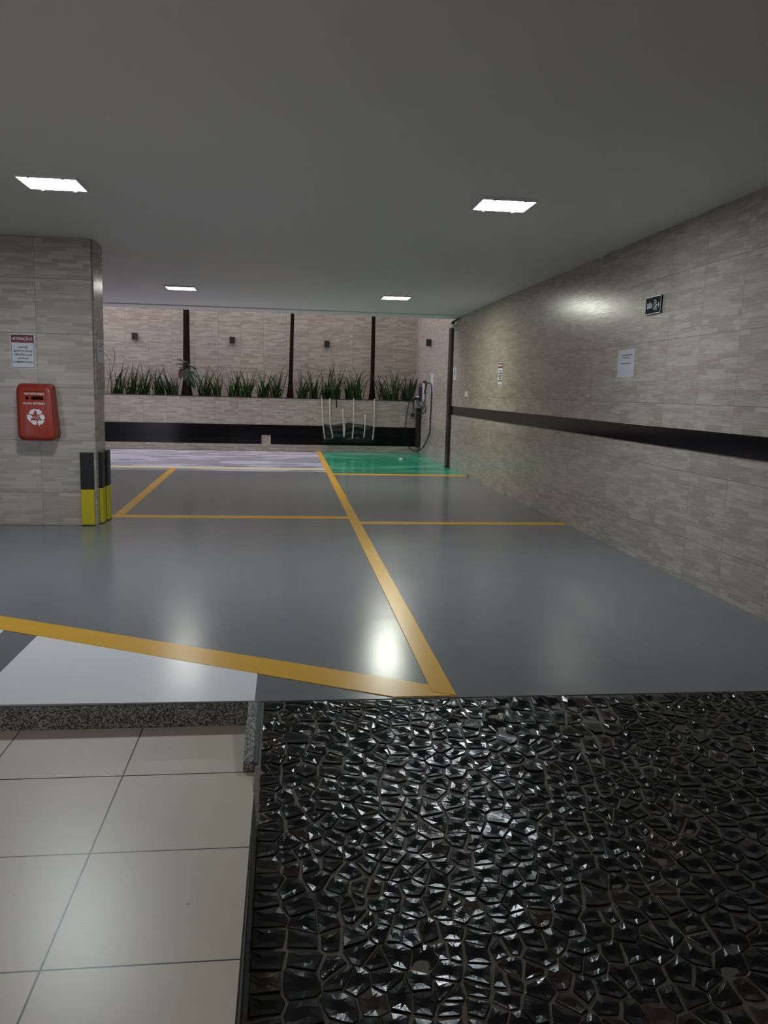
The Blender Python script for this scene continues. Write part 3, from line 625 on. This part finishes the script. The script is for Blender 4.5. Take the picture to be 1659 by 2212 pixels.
for k, (bx, bz, dx, dz, L, w, dr) in enumerate([(-1.62, 1.38, -.9, .75, .22, .028, .45), (-1.62, 1.34, -1, .45, .20, .024, .35), (-1.61, 1.30, -1, .30, .16, .022, .3), (-1.58, 1.36, .5, -.1, .12, .035, .6), (-1.57, 1.33, .9, .35, .13, .034, .8),
    (-1.60, 1.30, .2, -.6, .17, .04, .3), (-1.56, 1.25, .8, -.3, .14, .035, .5), (-1.60, 1.25, -.4, -.7, .14, .035, .2), (-1.56, 1.20, .4, -.9, .20, .036, .1), (-1.60, 1.18, .1, -.9, .15, .034, .2), (-1.63, 1.30, -.1, -.8, .18, .036, .2), (-1.58, 1.12, .5, -.6, .15, .03, .2)]):
    m = MB(); leaf_mb(m, Vector((bx, 13.70, bz)), Vector((dx, -.25 + .15 * rn.random(), dz)), L, w, dr, Vector((0, -.5, .86))); m.build('leaf', MAT['gloss_leaf'], t, smooth=True)
m = MB(); leaf_mb(m, Vector((-1.69, 13.70, 1.30)), Vector((-.15, -.2, -1)), .17, .045, .1, Vector((0, -1, 0))); m.build('dry_leaf', MAT['dry_leaf'], t, smooth=True)

# strappy clumps
def blade(m, base, ang, lean, L, w, curl):
    d = Vector((math.cos(ang), math.sin(ang) * .6, 0)); side = Vector((-math.sin(ang), math.cos(ang), 0)); 
    if abs(side.x) < .5: side = (side + Vector((.8, 0, 0))).normalized()
    n = 8; v = []; f = []; p = Vector(base); a = lean
    for i in range(n + 1):
        s_ = i / n; ww = w * (1 - s_ ** 2.2) * (.75 + .5 * min(1, s_ * 3)) * .5 + .0006
        v += [p - side * ww, p + side * ww]
        a = lean + curl * s_ * s_; p = p + (d * math.sin(a) + Vector((0, 0, math.cos(a)))) * (L / n)
    for i in range(n): f.append((i * 2, i * 2 + 1, i * 2 + 3, i * 2 + 2))
    m.add(v, f)
def hold(v, lo, hi): return max(lo, min(hi, v))
def clump(label, x, seed, size=1.0, nb=38):
    rn = random.Random(seed); y = 13.72 + rn.uniform(-.04, .06)
    t = thing('iris_clump', label, 'plant', (x, y, .835), 'strappy leaved clumps in the planter')
    m = MB(); m2 = MB()
    for k in range(nb):
        tall = rn.random() < .36
        L = (rn.uniform(.34, .62) if tall else rn.uniform(.16, .34)) * size
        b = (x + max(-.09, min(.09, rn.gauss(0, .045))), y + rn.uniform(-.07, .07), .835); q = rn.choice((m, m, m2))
        blade(q, b, rn.choice((0, math.pi)) + rn.gauss(0, .5), abs(rn.gauss(.14, .16)), L, rn.uniform(.015, .025), rn.choice((0.15, .3, .5, 1.1, 1.7)) * rn.uniform(.5, 1.1))
    for q in (m, m2):
        q.v = [(min(vv[0], PX - .01), hold(vv[1], YP - .09, YB - .01), vv[2]) for vv in q.v]
    m.build('leaves', MAT['blade'], t, smooth=True); m2.build('shaded_leaves', MAT['blade_dark'], t, smooth=True)['label'] = 'shaded leaves in a darker green'  # second blade set has its shade put into a darker green
    return t
ordn = ['first', 'second', 'third', 'fourth', 'fifth', 'sixth', 'seventh']
sections = [('left of the thickest palm trunk', [-2.72, -2.50, -2.27, -2.06, -1.84]), ('between the thickest and the middle palm trunks', [-1.36, -1.12, -.86, -.62, -.38, -.16]),
            ('between the middle and the right palm trunks', [.24, .44, .66, .84, 1.02, 1.2]), ('right of the right palm trunk', [1.62, 1.80, 2.0])]
sd = 40
for where, xs in sections:
    for i, x in enumerate(xs):
        sd += 1; clump('%s strappy green clump from the left, %s' % (ordn[i], where), x + random.Random(sd).uniform(-.03, .03), sd, size=1.1 if where.startswith('between the mid') else 1.0, nb=42 if where.startswith('between the mid') else 38)
t = thing('broad_leaf_plant', 'plant with broad upright dark leaves at the right end of the planter by the charger', 'plant', (2.08, 13.62, .835))
m = MB()
for dx, L, w in ((.12, .36, .030), (.30, .42, .034), (-.15, .30, .026), (.02, .40, .028), (-.35, .26, .024)):
    leaf_mb(m, Vector((2.04, 13.62, .835)), Vector((dx, -.1, 1)), L, w, .05, Vector((.2 if dx > 0 else -.2, -1, 0)))
m.v = [(min(vv[0], PX - .01), vv[1], vv[2]) for vv in m.v]
m.build('leaves', MAT['blade_dark'], t, smooth=True)
t = thing('arching_leaf_plant', 'thin plant with drooping dark leaves just behind the pillar edge', 'plant', (-2.86, 13.66, .835))
m = MB(); m2 = MB()
tube_mb(m2, smooth_path([(-2.86, 13.66, .83), (-2.84, 13.66, 1.05), (-2.76, 13.66, 1.3), (-2.73, 13.66, 1.5), (-2.76, 13.66, 1.6)]), [.004] * 25); m2.build('stalk', MAT['blade_dark'], t, smooth=True)
for dx, dz, L in ((.8, .3, .16), (.6, -.4, .14), (-.8, .2, .15)): leaf_mb(m, Vector((-2.90, 13.66, 1.50)), Vector((dx, 0, dz)), L, .025, .7)
m.build('leaves', MAT['blade_dark'], t, smooth=True)
tag(thing('hanging_leaf', 'dead brown leaf hanging over the planter front between two cream straps', 'leaf', (.81, 13.49, .86)))
m = MB(); tube_mb(m, smooth_path([(.80, 13.54, .95), (.805, 13.50, .885), (.81, 13.49, .85), (.815, 13.495, .73)]), .009, 6); m.build('blade', MAT['bark'], bpy.data.objects['hanging_leaf'], smooth=True)

# black sheet and straps on the planter front
t = thing('plastic_sheet', 'crumpled black plastic sheet wrapped over the black band of the planter', 'sheet', (1.02, YP - .03, .16))
tops = [(.585, .455), (.68, .448), (.777, .441), (.86, .47), (.928, .485), (1.02, .486), (1.127, .474), (1.23, .462), (1.334, .452), (1.40, .44), (1.465, .425)]
nx, nz = 60, 26; v = []; f = []; rn = random.Random(2)
for i in range(nx + 1):
    q = i / nx; X = .585 + .88 * q; k = min(len(tops) - 2, max(0, next((j for j in range(len(tops) - 1) if tops[j + 1][0] >= X), 9))); a, b = tops[k], tops[k + 1]
    zt = a[1] + (b[1] - a[1]) * (X - a[0]) / (b[0] - a[0])
    for j in range(nz + 1):
        s_ = j / nz; z = zt + (.16 - zt) * s_
        fold = math.sin(z * 62 + 2.6 * math.sin(X * 9.5) + X * 3) * .007 + math.sin(X * 55 + z * 20) * .003
        edge = min(1, 8 * q, 8 * (1 - q), 6 * s_ + .15, 6 * (1 - s_) + .1)
        v.append((X, YP - .012 - (.026 + fold) * edge, z))
for i in range(nx):
    for j in range(nz): a = i * (nz + 1) + j; f.append((a, a + 1, a + nz + 2, a + nz + 1))
mesh('sheet', v, f, MAT['tarp'], t, smooth=True)
straps = [[(.574, .868), (.574, .843), (.595, .468), (.629, .212)], [(.703, .868), (.703, .846), (.707, .546), (.716, .433), (.752, .282), (.742, .229)], [(.917, .708), (.93, .399), (.938, .247)],
          [(.957, .566), (.948, .361), (.941, .255)], [(1.096, .868), (1.096, .855), (1.096, .478), (1.078, .227)], [(1.292, .626), (1.282, .368), (1.269, .246)], [(1.439, .868), (1.439, .856), (1.434, .447), (1.416, .218)]]
names = ['leftmost cream strap hanging down over the black sheet', 'second cream strap from the left, kinked near its foot', 'short cream strap, left half of the narrow V over the black sheet', 'shortest cream strap, right half of the narrow V over the black sheet',
         'long straight cream strap in the middle of the black sheet', 'short cream strap between the two long right hand straps', 'rightmost long cream strap, at the right edge of the black sheet']
for lb, pt_ in zip(names, straps):
    m = MB(); tube_mb(m, smooth_path([(x, YP - (.013 if z > .55 else (.055 if z < .47 else .05)) - (0 if len(pt_) > 3 else .006), z) for x, z in pt_]), .0105, 6)
    o = m.build('cream_strap', MAT['strap'], smooth=True, loc=(pt_[-1][0], YP - .03, pt_[-1][1])); tag(o, lb, 'strap', 'cream straps over the black sheet')

# ------------------------------------------------------------ vehicle charger
t = thing('charging_station', 'electric car charger with white front and looped black cable at the corner of the planter', 'charger', (2.15, 13.45, .1))
MB().box(2.130, 2.196, 13.40, 13.498, .11, .80).build('post', MAT['black_metal'], t, bevel=.006)
m = MB(); m.box(2.065, 2.20, 13.28, 13.42, .755, .80); m.box(2.095, 2.15, 13.30, 13.40, .80, .90); m.build('bracket', MAT['grey_metal'], t, bevel=.004)
m = MB()
ring = lambda z, a, b: [(2.205 - a, 13.12, z), (2.205 - a, 13.24, z), (2.205, 13.30, z), (2.205, 13.06, z)]
loft([ring(.86, .06, 0), ring(.95, .075, 0), ring(1.10, .085, 0), ring(1.16, .06, 0)]).build('body', MAT['charger_body'], t, bevel=.012)
MB().box(2.160, 2.200, 13.02, 13.058, .86, 1.16).build('front_cover', MAT['pale_plastic'], t, bevel=.01)
m = MB(); tube_mb(m, smooth_path([(2.185, 13.1, 1.155), (2.19, 13.05, 1.185), (2.20, 12.98, 1.17)]), .018); m.build('cable_hook', MAT['black_metal'], t, smooth=True)
m = MB(); tube_mb(m, smooth_path([(2.03, 13.25, .88), (2.06, 13.24, .915), (2.10, 13.24, .92), (2.14, 13.2, .90)]), [.018, .02, .024, .026, .03, .03, .03, .03, .03, .032, .034, .034, .034, .034, .03, .03, .028, .024, .02][:19]); cn = m.build('connector', MAT['cable'], t, smooth=True)
m = MB(); tube_mb(m, smooth_path([(2.05, 13.24, .925), (2.09, 13.23, .945), (2.13, 13.2, .935)]), .010); m.build('grip', MAT['pale_plastic'], cn, smooth=True)['label'] = 'pale grip'
m = MB()
tube_mb(m, smooth_path([(2.185, 13.0, 1.0), (2.175, 12.7, 1.15), (2.195, 12.45, 1.12), (2.196, 12.42, .9), (2.192, 12.42, .6), (2.19, 12.45, .4), (2.175, 12.7, .22), (2.15, 13.0, .10), (2.10, 13.2, .058), (2.05, 13.33, .075), (2.02, 13.42, .12)], 10), .010)
m.build('charging_cable', MAT['cable'], t, smooth=True)
m = MB()
tube_mb(m, smooth_path([(2.18, 13.05, .86), (2.19, 12.85, .76), (2.165, 12.9, .69), (2.11, 13.1, .68), (2.06, 13.25, .74), (2.05, 13.26, .86)], 8), .008)
tube_mb(m, smooth_path([(2.18, 13.0, .90), (2.17, 12.9, .80), (2.13, 12.95, .78), (2.10, 13.1, .84)], 8), .008); m.build('cable_loop', MAT['cable'], t, smooth=True)
m = MB(); tube_mb(m, smooth_path([(2.08, 13.45, .885), (2.02, 13.46, .85), (1.985, 13.48, .72), (1.97, 13.49, .55), (1.965, 13.495, .42)], 8), .0075); m.build('supply_cable', MAT['cable'], t, smooth=True)
t = thing('hanging_plug', 'small black plug dangling on a thin cord just left of the charger', 'plug', (2.075, 13.46, .63))
m = MB(); tube_mb(m, [(2.075, 13.48, .868), (2.075, 13.46, .66)], .0035, 6); m.build('cord', MAT['cable'], t)
MB().box(2.045, 2.105, 13.44, 13.48, .605, .66).build('plug_body', MAT['cable'], t, bevel=.006)
# disc on the green floor
t = thing('floor_disc', 'small white dome lying on the green floor', 'floor fitting', (1.716, 12.166, .002))
m = MB(); n = 14; rings = []
for z, r_ in ((.0022, .036), (.010, .034), (.017, .024), (.020, .010)): rings.append([(1.716 + r_ * math.cos(2 * math.pi * k / n), 12.166 + r_ * math.sin(2 * math.pi * k / n), z) for k in range(n)])
loft(rings).build('dome', MAT['pale_plastic'], t, smooth=True)
